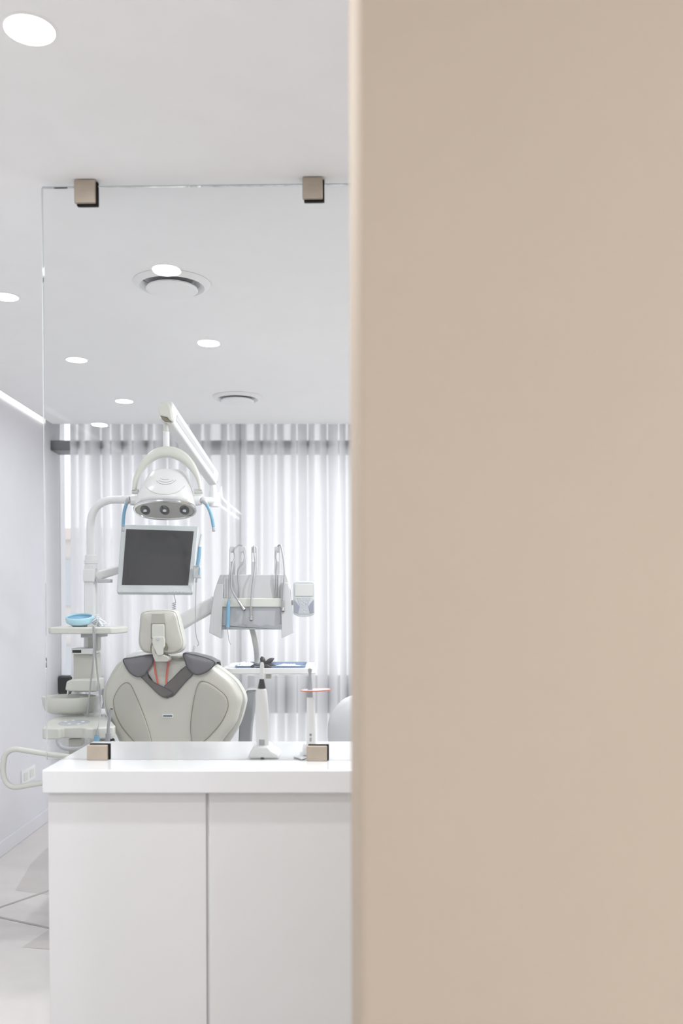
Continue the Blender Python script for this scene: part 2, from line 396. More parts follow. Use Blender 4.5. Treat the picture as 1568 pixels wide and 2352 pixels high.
# ================================================================ curing lights on the worktop
def curing_a():
    Y = 2.612; t = thing('curing_light', 'white curing light with a black collar standing in a sloped charging base', 'dental tool', (P(601, 1700, Y).x, Y, ZW), 'cordless curing lights')
    k = Y/F
    def at(u, v): return P(u, v, Y)
    zt = at(601, 1711).z; c = at(602, 1711)
    bm = bmesh.new()
    pr = [(-.034, ZW), (.052, ZW), (.046, ZW+.010), (.028, zt-.012), (.018, zt), (-.022, zt), (-.030, zt-.012), (-.036, ZW+.01)]
    loft(bm, [[Vector((c.x+x, Y-.045+o, z)) for x, z in pr] for o in (.004, .12)])
    bs = link('charging_base', bm, M['vent'], t, bevel=.006)
    q = P(602, 1744, Y-.041); cyl('socket', Vector((q.x, Y-.0425, q.z)), Vector((q.x, Y-.036, q.z)), .0055, M['rubber'], bs, label='black socket')
    bm = bmesh.new(); sweep(bm, [at(603, 1722), at(603, 1700), at(602, 1640), at(600, 1595), at(600, 1582)], [.0178, .0182, .0188, .0165, .0138], 28); link('handle', bm, M['vent'], t, bevel=.003)
    a = at(603, 1703); box('print', a.x-.009, a.x+.007, Y-.0185, Y-.015, a.z-.008, a.z+.008, M['grey'], t, .0005)
    cyl('collar', at(601, 1581), at(601, 1559), .0116, M['black'], t, r2=.0062, label='black tapered collar')
    bm = bmesh.new(); sweep(bm, [at(601, 1560), at(601.5, 1530), at(601.5, 1524), at(601.5, 1521)], [.006, .0058, .005, .0025], 20); link('light_guide', bm, M['vent'], t)
curing_a()
def curing_b():
    Y = 2.66; t = thing('curing_light', 'slim white curing light with an orange-rimmed shield disc and a ball tip', 'dental tool', (P(714, 1700, Y).x, Y, ZW), 'cordless curing lights')
    def at(u, v): return P(u, v, Y)
    a = at(716, 1725)
    box('charging_base', a.x-.026, a.x+.028, Y-.04, Y+.05, ZW, ZW+.028, M['vent'], t, .006)
    bm = bmesh.new(); sweep(bm, [Vector((a.x, Y, ZW+.02)), at(715, 1712), at(714, 1660), at(712.5, 1601)], [.0150, .0150, .0132, .0105], 26); link('handle', bm, M['vent'], t, bevel=.002)
    bm = bmesh.new(); sweep(bm, [at(712, 1601), at(712, 1580), at(711.5, 1550), at(711.5, 1544), at(711.5, 1539), at(711.5, 1535.5), at(711.5, 1534)], [.008, .0066, .0042, .0048, .0062, .005, .002], 20); link('light_guide', bm, M['grey'], t)
    bm = bmesh.new(); c = at(725, 1584.5); lathe(bm, [(.0, -.0008), (.0425, -.0008), (.0425, .0008), (0, .0008)], (0, 0, 0), 48, close=False)
    R = Matrix.Translation(c) @ Matrix.Rotation(math.radians(-2), 4, 'Y') @ Matrix.Rotation(math.radians(-1), 4, 'X')
    bmesh.ops.transform(bm, matrix=R, verts=bm.verts); sh = link('shield_disc', bm, M['whitepack'], t)
    bm = bmesh.new(); lathe(bm, [(.0425, -.0012), (.0446, -.0022), (.0446, .0012), (.0425, .0007), (.0425, -.0012)], (0, 0, 0), 48, close=False)
    bmesh.ops.transform(bm, matrix=R, verts=bm.verts); link('rim', bm, M['orange'], sh, label='orange rim')
    q = at(713.5, 1686.5); box('button', q.x-.0032, q.x+.0032, Y-.0142, Y-.011, q.z-.004, q.z+.004, M['midgrey'], t, .001)
    q = at(713.5, 1697); box('button', q.x-.003, q.x+.003, Y-.0148, Y-.011, q.z-.006, q.z+.006, M['grey'], t, .001)
    pts = [PZ(u, v, ZW+.002) for u, v in ((712, 1738), (699, 1743), (692, 1745), (684, 1742), (675, 1740))]
    tube('lead', pts, .0016, M['midgrey'], t, seg=8)
curing_b()

# ================================================================ dental chair
CY = 3.76
ch = thing('dental_chair', 'cream dental chair seen from behind with a high rounded backrest', 'dental chair', (P(400, 1600, CY).x, 4.2, 0))
back = [(278,1520),(259,1544),(246,1568),(239,1590),(239,1612),(244,1634),(258,1660),(278,1703),(305,1760),(335,1800),(400,1812),(450,1800),(480,1755),(510,1702),(540,1663),(551,1627),(555,1605),(546,1583),(529,1560),(489,1529),(455,1513),(420,1507),(345,1507),(310,1510)]
cush = [(274,1520),(255,1545),(243,1570),(236,1592),(237,1614),(243,1640),(262,1680),(285,1730),(320,1795),(400,1815),(460,1798),(500,1740),(530,1700),(551,1663),(562,1627),(565,1605),(556,1582),(537,1557),(493,1525),(455,1508),(420,1503),(345,1503),(310,1505)]
panel('backrest', back, CY, [(.93, .075), (1, .06), (1, .02), (.992, .006), (.97, -.008), (.93, -.016), (.86, -.020), (.5, -.022), (.1, -.022)], M['chair'], ch, sharp=60)
panel('upholstery', cush, CY+.06, [(.99, 0), (1, .012), (1.0, .06), (.985, .085), (.95, .10), (.88, .11), (.4, .10)], M['cream'], ch, sharp=60)
SF = CY-.022
lp = [(289,1569),(278,1576),(268,1590),(262,1604),(261,1616),(266,1641),(280,1669),(300,1694),(322,1718),(342,1724),(349,1712),(339,1670),(324,1629),(307,1588),(299,1573)]
rp = [(465,1566),(456,1571),(449,1590),(443,1622),(439,1651),(438,1682),(443,1712),(452,1718),(466,1704),(484,1687),(506,1661),(519,1636),(523,1619),(519,1602),(506,1588),(482,1571)]
def grown(px, g):
    cx = sum(p[0] for p in px)/len(px); cy = sum(p[1] for p in px)/len(px); out = []
    for u, v in px:
        d = math.hypot(u-cx, v-cy); out.append((cx+(u-cx)*(d+g)/d, cy+(v-cy)*(d+g)/d))
    return out
for q in (lp, rp):
    sp_ = panel('side_panel', q, SF-.0030, [(.99, .012), (1, .004), (1, .001), (.985, -.0008), (.9, -.0015), (.2, -.0015)], M['chairpad'], ch, sharp=60)
    panel('seam', grown(q, 1.5), SF-.0022, [(1, .010), (1, 0), (.985, -.0004)], M['seam'], sp_, label='dark seam around the panel')
a = P(373, 1640.5, SF-.004); b2 = P(397, 1648.5, SF-.004)
bd = box('badge', a.x, b2.x, SF-.004, SF+.004, b2.z, a.z, M['plastic'], ch, .001)
box('lettering', a.x+.003, b2.x-.003, SF-.0048, SF, b2.z+.0035, a.z-.0035, M['badge'], bd, .0003, label='dark slate lettering strip')
# groove bands at the top centre of the shell
for v0, v1 in ((1508, 1510.5), (1515, 1516.5)):
    a = P(385, v0, SF-.001); b2 = P(422, v1, SF-.001); box('groove', a.x, b2.x, SF-.002, SF+.01, b2.z, a.z, M['chairpad'], ch, .0008)
# headrest
HY = 3.66
hd = [(321,1414),(326,1405),(342,1401),(363,1400),(388,1400),(402,1403),(408,1411),(413,1430),(419,1455),(423,1473),(421,1489),(411,1499),(395,1503),(363,1503),(337,1501),(325,1495),(318,1482),(317,1465),(319,1440)]
hr = panel('headrest', hd, HY+.02, [(.9, .085), (.97, .075), (1, .055), (1, .02), (.985, .005), (.955, -.002), (.93, 0)], M['cream'], ch, sharp=70)
panel('headrest_shell', grown(hd, -4.2), HY+.014, [(1, .01), (1, .002), (.97, -.006), (.9, -.010), (.3, -.011)], M['chair'], hr, sharp=70)
slab('channel', [(348,1409),(378,1409),(381,1434),(384,1480),(384,1496),(345,1496),(345,1480),(347,1434)], HY+.0015, .01, M['chairpad'], hr, bevel=.002)
for q in ([(348,1476),(351,1474),(352,1496),(349,1500),(345,1496),(345,1484)], [(379,1474),(383,1478),(386,1488),(384,1495),(380,1494)]):
    slab('slot', q, HY-.001, .004, M['seam'], hr, bevel=.0005, label='dark slot')
slab('bracket', [(349,1434),(376,1434),(377,1440),(377,1466),(348,1466),(348,1440)], HY-.014, .016, M['cream'], hr, bevel=.003)
slab('mount_shadow_gap', [(346.5,1432),(378.5,1432),(379,1467),(346,1467)], HY-.0005, .003, M['seam'], hr, bevel=.0004).name = 'bracket_shade_rim'  # dark sheet standing in for the shadow around the bracket
slab('neck_arm', [(350,1462),(376,1462),(378,1468),(378,1486),(374,1490),(374,1503),(370,1506),(361,1506),(358,1500),(353,1488),(349,1476)], HY-.019, .018, M['cream'], ch, bevel=.004)
slab('neck_link', [(349,1482),(352,1480),(357,1500),(361,1504),(376,1504),(386,1509),(388,1515),(384,1520),(356,1520),(351,1508),(348,1494)], HY-.012, .07, M['chair'], ch, bevel=.004)
q = P(362.5, 1467.5, HY-.02); cyl('knob', q, q+Vector((0, -.006, 0)), .0055, M['chrome'], hr, label='chrome release button')
# hidden half of the chair: seat, leg rest, column, arm rests
cx = P(398, 1600, 4).x
bm = bmesh.new()
loft(bm, [[Vector((cx-s, y, z0)), Vector((cx+s, y, z0)), Vector((cx+s*1.02, y, z1-.03)), Vector((cx+s*.9, y, z1)), Vector((cx-s*.9, y, z1)), Vector((cx-s*1.02, y, z1-.03))] for s, y, z0, z1 in ((.20, 3.83, .5, .66), (.24, 3.95, .5, .64), (.26, 4.3, .48, .60), (.24, 4.6, .46, .59), (.2, 5.1, .36, .46), (.17, 5.3, .32, .40))])
link('seat', bm, M['cream'], ch, bevel=.02)
box('pedestal', cx-.14, cx+.14, 3.95, 4.4, .06, .485, M['plastic'], ch, .03)
box('base_plate', cx-.22, cx+.22, 3.8, 4.7, 0, .06, M['plastic'], ch, .02)
# grey arm pad to the right of the backrest
AY = 3.98
slab('armrest', [(566,1585),(587,1585),(586,1600),(582,1640),(578,1668),(576,1703),(576,1745),(546,1745),(547,1703),(549,1668),(558,1620)], AY, .07, M['midgrey'], ch, bevel=.006, label='grey padded armrest')
slab('armrest_bracket', [(556,1600),(563,1586),(572,1581),(588,1581),(588,1585),(567,1586),(561,1600),(552,1640),(548,1668)], AY-.004, .08, M['plastic'], ch, bevel=.002)
# pale cushion hump behind the left shoulder
slab('pillow', [(290,1513),(298,1503),(312,1496),(330,1494),(350,1500),(352,1515)], CY+.15, .05, M['plastic'], ch, smooth=4, bevel=.01)

# grey apron collar over the chair
AP = SF-.006
ap = thing('apron', 'dark grey vinyl apron collar draped over the shoulders of the dental chair', 'apron', (P(385, 1520, CY).x, AP, P(385, 1603, CY).z))
lw = [(283,1515),(300,1512),(325,1508),(350,1505),(351,1519),(346,1530),(339,1539),(332,1550),(322,1554),(311,1553),(298,1544),(289,1531)]
rw = [(421,1501.5),(440,1503),(472,1511),(494,1522),(482,1537),(470,1545),(455,1549.5),(443,1546),(431,1534),(425,1517)]
ls = [(323,1551),(336,1541),(341,1555),(352,1567),(372,1577),(394,1589),(396,1594),(382,1602),(366,1595),(344,1574),(330,1560)]
rs = [(427,1531),(444,1545),(425,1566),(399,1596),(390,1600),(382,1602.5),(378,1590),(379,1576),(395,1561)]
for q, dy, nm, mm in ((ls, -.004, 'strap', 'apronband'), (rs, .0, 'strap', 'apronband'), (lw, -.009, 'shoulder_flap', 'apron'), (rw, -.009, 'shoulder_flap', 'apron')):
    r = [(.96, .012), (1, .008), (1, .001), (.96, -.002), (.8, -.006 if nm == 'shoulder_flap' else -.002), (.4, -.009 if nm == 'shoulder_flap' else -.002)]
    s_ = panel(nm, q, AP+dy, r, M[mm], ap, smooth=2, sharp=50)
    bm = bmesh.new(); o_ = outline(q, AP+dy, 3); o_.append(o_[0].copy()); sweep(bm, o_, .0026, 6); link('piping', bm, M['piping'], s_)
# fold of the flaps running back over the top edge
for q in (lw[:4], rw[:4]):
    o_ = [P(u, v, AP-.008) for u, v in q]; bm = bmesh.new()
    loft(bm, [[p+Vector((0, y, z)) for p in o_] + [p+Vector((0, y, z-.006)) for p in reversed(o_)] for y, z in ((.0, 0), (.03, .004), (.09, .004), (.17, -.002), (.19, -.02))])
    link('top_fold', bm, M['apron'], ap, sharp=60)
rc = [(352,1512),(354,1526),(357,1545),(361,1563),(366,1580),(374,1590),(381,1580),(382,1560),(383,1545),(385,1528),(387,1514),(379,1507)]
CYR = AP-.001
o = tube('neck_cord', [P(u, v, AP+.0015) for u, v in rc], .0036, M['red'], None, origin=P(382, 1571, CYR))
tag(o, 'thin red neck cord hanging in the V of the grey apron', 'cord')

# ================================================================ dental unit (cuspidor tower) on the left
UY = 3.95
un = thing('dental_unit', 'white cuspidor tower with rinse bowl, top shelf and tall lamp post, left of the chair', 'dental unit', (P(200, 1600, UY).x, UY, 0))
pc = P(208, 1387, 4.10).x
bm = bmesh.new()
pp = [(207,1500,4.12),(208,1437,4.12),(208,1340,4.12),(208,1300,4.12)]
sweep(bm, [P(u, v, y) for u, v, y in pp], .0258, 24, prof=[(-.8,-.95),(.8,-.95),(1,-.7),(1,.7),(.8,.95),(-.8,.95),(-1,.7),(-1,-.7)]); link('post', bm, M['plastic'], un, sharp=30)
bm = bmesh.new(); c = P(209, 1292, 4.12)
lathe(bm, [(.022, .035), (.027, .03), (.0275, .012), (.031, .010), (.031, -.004), (.028, -.006), (.028, -.03)], c, 32); link('collar', bm, M['plastic'], un)
c = P(209, 1322, 4.12); br = box('bracket', c.x-.028, c.x+.024, 4.085, 4.15, c.z-.030, c.z+.030, M['plastic'], un, .006)
a = P(220, 1338, 4.1); box('bracket_tongue', a.x, a.x+.064, 4.09, 4.15, a.z-.0, a.z+.016, M['grey'], un, .003)
# shelf on top
st = P(180, 1441, 3.80).z
xl0, xl1 = P(108, 1441, 3.8).x, P(266, 1441, 3.8).x
plan('shelf', [(xl0,3.82),(xl0+.012,3.80),(xl1-.02,3.80),(xl1,3.83),(xl1+.005,4.0),(xl1-.03,4.08),(xl0+.02,4.08),(xl0-.015,4.02)], st-.028, st, M['cream'], un, bevel=.006)
a = P(191, 1455, 3.9); box('shelf_mount', a.x, a.x+.075, 3.86, 4.02, st-.045, st-.028, M['grey'], un, .003)
a = P(200, 1458, 3.93); z1 = P(200, 1640, 3.93).z
box('neck', a.x, a.x+.042, 3.94, 4.0, P(0, 1495, 3.94).z, st-.028, M['chair'], un, .004)
# tower head with the dark slot
a = P(163, 1489, 3.9); b2 = P(214, 1503, 3.9)
box('head', a.x, b2.x, 3.90, 4.02, b2.z, a.z, M['plastic'], un, .005)
ppbox('sensor_window', 166, 1493, 186, 1499.5, 3.897, .006, M['rubber'], un, .0008, label='black sensor window')
a = P(168, 1502, 3.93); b2 = P(217, 1563, 3.93)
box('tower', a.x, b2.x, 3.93, 4.04, b2.z-.05, a.z, M['chair'], un, .005)
# spout arm over the bowl
a = P(149, 1563, 3.88); b2 = P(222, 1587, 3.88)
slab('spout_arm', [(152,1566),(160,1562),(185,1561),(222,1561),(222,1589),(160,1588),(149,1585)], 3.86, .13, M['cream'], un, bevel=.006)
ppbox('black_box', 132, 1556, 159, 1592, 4.2, .05, M['rubber'], un, .003, label='black box behind the spout').name = 'filter_box'
a = P(155, 1589, 3.9); cyl('spout', P(157, 1586, 3.9), P(156, 1596, 3.9), .005, M['chrome'], un, label='chrome water spout')
# bowl
bc = P(159, 1600, 3.86); bz = P(159, 1600, 3.86).z
bm = bmesh.new(); R0 = 61*3.86/F
lathe(bm, [(.01, -.045), (R0*.6, -.040), (R0*.9, -.02), (R0*.96, 0), (R0, .002), (R0*1.015, -.004), (R0*.98, -.03), (R0*.9, -.055), (R0*.72, -.068), (R0*.3, -.072)], bc, 56, sy=.85); link('rinse_bowl', bm, M['cream'], un, sharp=60)
bm = bmesh.new(); c2 = P(208, 1598, 3.98); lathe(bm, [(.05, 0), (.052, -.03), (.04, -.075)], c2, 40); link('bowl_mount', bm, M['plastic'], un)
a = P(107, 1642, 3.9); box('body', P(128, 1650, 3.86).x, P(240, 1650, 3.86).x, 3.90, 4.12, 0, P(150, 1640, 3.90).z, M['plastic'], un, .02)
# white bent rail low on the left
ry = 3.42
rail = [(230,1750),(150,1737),(110,1732),(60,1724),(32,1721),(14,1731),(8,1752),(8,1778),(16,1799),(34,1808),(62,1804),(115,1795),(180,1783)]
o = tube('guard_rail', [P(u, v, ry) for u, v in rail], .0105, M['cream'], un, smooth=8)
# goggles on shelf
gs = thing('safety_visor', 'pale blue curved visor lying on the shelf of the left tower', 'visor', P(180, 1437, 3.86))
gc = Vector((P(180, 1430, 3.88).x, 3.9, st)); 
w = .056; gc.z = st+.034
TL = Matrix.Translation(gc) @ Matrix.Rotation(math.radians(14), 4, 'X')
def vis(name, prof, m, **k):
    bm = bmesh.new(); lathe(bm, prof, (0, 0, 0), 48, sy=.95, close=False); bmesh.ops.transform(bm, matrix=TL, verts=bm.verts); return link(name, bm, m, gs, **k)
vis('band', [(w*.82, -.020), (w*1.0, -.014), (w*1.06, .002), (w*1.0, .010), (w*.94, .012), (w*.92, .008), (w*.98, .0), (w*.9, -.012), (w*.8, -.016)], M['paleblue'])
vis('lens', [(w*.95, .002), (w*.6, -.002), (.0005, -.003)], M['blue'], label='blue lens')
bm = bmesh.new(); lathe(bm, [(w*.5, 0), (w*.6, .004), (w*.45, .018), (w*.3, .022)], (gc.x, gc.y, st), 40); link('foot_ring', bm, M['whitepack'], gs)
wr = thing('wrapped_bundle', 'loose bundle of clear wrap and coiled lead beside the blue visor', 'wrap', P(225, 1437, 3.86))
for i in range(7):
    rnd = random.Random(i+11); c = Vector((P(222, 1430, 3.88).x+rnd.uniform(-.018, .026), 3.88+rnd.uniform(-.02, .05), st+.004))
    pts = [c+Vector((rnd.uniform(-.022, .022), rnd.uniform(-.02, .02), rnd.uniform(0, .048))) for _ in range(5)]
    pts[0].z = st+.003
    tube('wrap_fold', pts, .0032, M['whitepack'], wr, seg=8)
# assistant console
ac = thing('assistant_console', 'white keypad console with a grey loop handle in front of the rinse bowl', 'console', (P(170, 1690, 3.5).x, 3.6, P(170, 1690, 3.5).z))
z1 = P(150, 1672, 3.45).z; z0 = P(150, 1698, 3.45).z
cp = [(97,1674,3.45),(103,1676,3.44),(122,1677.5,3.44),(136,1677.5,3.44),(143,1673,3.47),(148,1672,3.475),(185,1672,3.475),(190,1673,3.47),(196,1677.5,3.44),(212,1677.5,3.44),(232,1674,3.46),(262,1670,3.49),(265,1667,3.53),(256,1655,3.66),(249,1646,3.77),(242,1645,3.81),(138,1645,3.81),(124,1648,3.78),(110,1656,3.66)]
xy = [(P(u, v, y).x, y) for u, v, y in cp]
plan('housing', xy, z0, z1, M['cream'], ac, bevel=.006)
bm = bmesh.new(); lathe(bm, [(1, 0), (1, .001)], (0, 0, 0), 40)
kc = PZ(170, 1660, z1); 
bmesh.ops.transform(bm, matrix=Matrix.Translation(kc) @ Matrix.Diagonal((.058, .085, 1, 1)), verts=bm.verts); kp = link('keypad', bm, M['key'], ac, label='grey oval keypad')
for u, v in ((150,1657),(190,1657),(159,1662.5),(180,1662.5),(168,1655)):
    q = PZ(u, v, z1+.001); bm = bmesh.new(); lathe(bm, [(.007, 0), (.006, .0015), (.001, .0018)], q, 16); link('button', bm, M['plastic'], kp)
hz = [(133,1699),(134,1706),(140,1715),(152,1719.5),(168,1720),(184,1719),(195,1714),(201,1705),(202,1698)]
tube('handle', [P(u, v, 3.43) for u, v in hz], .0075, M['grey'], ac, label='grey tubular loop handle')
ppbox('bracket', 157, 1697, 186, 1735, 3.52, .06, M['chair'], ac, .004)
a = P(175, 1733, 3.52); box('carrier_arm', a.x-.03, a.x+.03, 3.5, 3.90, a.z-.03, a.z, M['chair'], ac, .006)
# suction handpieces with hoses, hanging on the console
s1 = thing('suction_handpiece', 'blue collared suction handpiece hanging at the console corner', 'handpiece', P(223, 1700, 3.43), 'suction handpieces on the left console')
cyl('collar', P(222, 1703, 3.43), P(222.5, 1690, 3.43), .0105, M['blue'], s1, label='blue collar')
cyl('tip', P(222.5, 1691, 3.43), P(224, 1674, 3.44), .0065, M['midgrey'], s1, r2=.003)
cyl('foot', P(218, 1704, 3.43), P(228, 1700, 3.43), .004, M['rubber'], s1)
tube('hose', [P(u, v, y) for u, v, y in ((224,1674,3.44),(229,1650,3.5),(231,1625,3.62),(228,1590,3.75),(222,1530,3.8),(218,1480,3.78),(217,1445,3.775),(218,1437,3.795))], [.0015,.0018,.003,.0035,.0037,.0037,.0037,.0037], M['hose'], s1, seg=10)
s2 = thing('suction_handpiece', 'grey angled suction tip standing beside the blue handpiece', 'handpiece', P(248, 1700, 3.45), 'suction handpieces on the left console')
cyl('collar', P(248, 1702, 3.45), P(248.5, 1684, 3.45), .010, M['midgrey'], s2)
tube('tip', [P(u, v, 3.45) for u, v in ((248.5,1686),(249,1665),(252,1648),(256,1629))], [.0065, .0055, .006, .0078], M['midgrey'], s2)
cyl('bore', P(256, 1629.4, 3.45), P(256.2, 1627.6, 3.45), .006, M['rubber'], s2, label='dark open end')
cyl('foot', P(243, 1703, 3.45), P(262, 1698, 3.45), .005, M['rubber'], s2)
tube('hose', [P(u, v, y) for u, v, y in ((262,1700,3.46),(262,1712,3.6),(235,1700,3.8),(204,1660,3.79),(203,1620,3.77),(209,1560,3.77),(215,1500,3.77),(214,1450,3.775),(213,1437,3.795))], .0036, M['hose'], s2, seg=10)
# wall socket
q = P(57, 1785, 5.62)
so = thing('wall_socket', 'small white double socket low on the left wall', 'socket', (XL, 5.62, .36))
box('plate', XL, XL+.008, 5.5, 5.74, .33, .42, M['plastic'], so, .003); box('outlet', XL+.006, XL+.011, 5.53, 5.6, .35, .40, M['cream'], so, .002); box('outlet', XL+.006, XL+.011, 5.64, 5.71, .35, .40, M['cream'], so, .002)

# ================================================================ operating lamp
LY = 3.95
la = thing('operating_lamp', 'white operating lamp with three lenses, arched yoke and blue handles above the chair', 'lamp', P(382, 1170, LY))
tube('curved_post', [P(u, v, 4.12) for u, v in ((208,1300),(208,1240),(208,1205),(212,1182),(224,1162),(243,1151),(262,1148),(300,1148))] + [P(400,1149,4.30), P(490,1150,4.42)], .0178, M['plastic'], la, smooth=8, seg=20)
# spring arm
A = P(377, 938, 3.90); B = P(491, 1100, 4.44)
def beam(name, A, B, w0, h0, w1, h1, m, parent, bevel, **k):
    d = (B-A).normalized(); s = d.cross(Vector((0, 0, 1))).normalized(); u = s.cross(d)
    bm = bmesh.new(); loft(bm, [[p+s*w*a+u*h*b for a, b in ((-1,-1),(1,-1),(1,1),(-1,1))] for p, w, h in ((A, w0, h0), (B, w1, h1))])
    return link(name, bm, m, parent, bevel=bevel, seg=4, **k)
beam('spring_arm', A+(B-A)*.02, B, .026, .044, .022, .036, M['plastic'], la, .009)
beam('arm_cover', A+(B-A)*.12, A+(B-A)*.9, .0275, .016, .0235, .012, M['console'], la, .003)
slab('arm_head', [(362,938),(365,926),(370,923.5),(384,923),(389,930),(392,944),(396,966),(390,966),(384,958),(376,956),(366,954)], 3.875, .05, M['cream'], la, bevel=.006)
slab('arm_slot', [(368,955),(376,957),(383,960),(390,966),(390,971),(386,967),(376,966),(372,963)], 3.885, .03, M['seam'], la, bevel=.0005, label='dark slot under the arm head')
cyl('knuckle', P(483, 1102, 4.44), P(496, 1108, 4.42), .010, M['metal'], la)
bm = bmesh.new(); sweep(bm, [P(488, 1102, 4.43), P(488, 1118, 4.43), P(489, 1122, 4.43), P(490, 1140, 4.43), P(490.5, 1164, 4.43)], [.014, .015, .0165, .023, .026], 28); link('elbow', bm, M['plastic'], la, bevel=.002)
cyl('drop_post', P(382, 1030, LY), P(381.5, 992, LY), .0138, M['plastic'], la)
cyl('drop_post', P(381.5, 993, LY), P(379.5, 950, LY-.03), .0115, M['cream'], la)
outer = [(305,1126),(307,1100),(318,1073),(333,1050.5),(356,1032),(384,1025),(409,1030),(430,1043),(448,1066),(460.6,1096),(464.5,1126)]
inner = [(457.5,1126),(450,1101),(433,1077),(410,1058.5),(384,1051),(358,1055.5),(336,1073.5),(320,1095),(312,1126)]
bm = bmesh.new(); oo = catmull([P(u, v, LY) for u, v in outer], 5); ii = catmull([P(u, v, LY) for u, v in reversed(inner)], 5)
n = min(len(oo), len(ii))
def resample(q, n):
    L = [0]; 
    for a, b in zip(q, q[1:]): L.append(L[-1]+(b-a).length)
    out = []
    for i in range(n):
        t = L[-1]*i/(n-1); j = 0
        while j < len(L)-2 and L[j+1] < t: j += 1
        out.append(q[j].lerp(q[j+1], (t-L[j])/max(1e-9, L[j+1]-L[j])))
    return out
oo = resample(oo, 48); ii = resample(ii, 48)
rings = []
for a, b in zip(oo, ii):
    m_ = (a+b)/2; h = (a-b)/2; ring = []
    for k in range(16):
        t = 2*math.pi*k/16; c_, s_ = math.cos(t), math.sin(t)
        ring.append(m_+h*math.copysign(abs(c_)**.6, c_)+Vector((0, .022*math.copysign(abs(s_)**.6, s_), 0)))
    rings.append(ring)
loft(bm, rings); link('yoke', bm, M['cream'], la, sharp=70)
# lamp head
def ring(c, rx, ry, ty, tz, n=56, p=2.3):
    out = []
    for k in range(n):
        a = 2*math.pi*k/n; c_, s_ = math.cos(a), math.sin(a)
        out.append(c + Vector((math.copysign(abs(c_)**(2/p), c_)*rx, 0, 0)) + Vector((0, -ty, tz))*ry*math.copysign(abs(s_)**(2/p), s_))
    return out
k = LY/F; bm = bmesh.new()
sec = [(388,1083,36,.030,1,.25,4.00),(388,1086,41,.040,1,.3,3.995),(387,1094,46,.048,1,.3,3.99),(385,1108,52,.058,1,.32,3.98),(382,1126,59,.066,1,.38,3.965),(380,1144,65,.068,.95,.45,3.95),(379.5,1160,69,.066,.85,.55,3.935),(379,1168,71,.062,.8,.6,3.93)]
loft(bm, [ring(P(u, v, y), r*k, ry, ty, tz) for u, v, r, ry, ty, tz, y in sec]); hb = link('head', bm, M['plastic'], la, sharp=60)
bm2 = bmesh.new(); bm2.from_mesh(hb.data); bmesh.ops.translate(bm2, verts=bm2.verts, vec=root_loc(la)); tree = BVHTree.FromBMesh(bm2)
def onto(u, v, lift=.0, d=3.95):
    r = ray(u, v).normalized(); h = tree.ray_cast(Vector((0, 0, ZC)), r)
    return (h[0]-r*lift) if h[0] else P(u, v, d)
for pts in ([(359,1104),(366,1110),(380,1112.5),(394,1110),(404,1103)], [(365,1103.5),(372,1106.5),(381,1107.5),(391,1106),(398,1102.5)], [(368,1099.5),(375,1101.3),(382,1101.5),(388,1100.8)]):
    tube('vent_slot', [onto(u, v, .0002) for u, v in pts], .0011, M['midgrey'], hb, seg=6)
tube('cover_ridge', [onto(u, v, .0004) for u, v in ((334,1117),(342,1125),(356,1132),(378,1135),(398,1133),(414,1126),(424,1116))], .0020, M['cream'], hb, seg=8)
fc = P(379, 1169, 3.929); nrm = Vector((0, -.6, -.8)); tv = Vector((0, -.8, .6))
bm = bmesh.new(); loft(bm, [ring(fc, 71.5*k, .0625, .8, .6), ring(fc+nrm*.006, 72*k, .063, .8, .6), ring(fc+nrm*.010, 70.5*k, .060, .8, .6), ring(fc+nrm*.010, 67*k, .052, .8, .6), ring(fc+nrm*.006, 66*k, .050, .8, .6)])
fp = link('face_rim', bm, M['chrome'], hb, sharp=40)
bm = bmesh.new(); loft(bm, [ring(fc+nrm*.0055, 66*k, .050, .8, .6), ring(fc+nrm*.0075, 66*k, .050, .8, .6)]); link('reflector_plate', bm, M['metal'], hb)
for u in (334, 378.5, 424):
    q = P(u, 1168, 3.929); c = fc + Vector((q.x-fc.x, 0, 0)) + tv*.001
    bm = bmesh.new(); X = Vector((1, 0, 0))
    def rg(r, h, kk=1.35): return [c+nrm*h+X*r*math.cos(t*math.pi/14)+tv*r*kk*math.sin(t*math.pi/14) for t in range(28)]
    loft(bm, [rg(.021, .007), rg(.0205, .0095), rg(.018, .010)]); ln = link('lens', bm, M['lens'], hb, label='dark round lens')
    bm = bmesh.new(); loft(bm, [rg(.0095, .0095, .9), rg(.008, .014, .9), rg(.003, .0165, .9)]); link('bulb', bm, M['chrome'], ln)
for s, hub, gel, hl, en in ((-1, [(316,1150),(298,1150)], [(299,1148),(294,1150),(290.5,1157)], [(290.5,1157),(286,1172),(283.5,1190),(282.5,1209)], (282.5,1221)),
                            (1, [(446,1150),(463,1150)], [(462,1148),(468,1151),(473.5,1158)], [(473.5,1158),(481,1172),(487,1192),(490,1210)], (491,1221))):
    cyl('handle_hub', P(*hub[0], LY), P(*hub[1], LY-.01), .0235, M['plastic'], la, r2=.019, bevel=.004)
    hn = tube('handle', [P(u, v, LY-.02) for u, v in hl], .0072, M['blue'], la, label='blue handle')
    tube('handle_elbow', [P(u, v, LY-.015) for u, v in gel], [.015, .012, .0078], M['grey'], la)
    cyl('handle_tip', P(*hl[-1], LY-.02), P(*en, LY-.02), .0070, M['grey'], la, bevel=.003)
    cyl('yoke_pivot', P(303 if s < 0 else 466, 1129, LY), P(318 if s < 0 else 446, 1129, LY), .0105, M['cream'], la, bevel=.002)

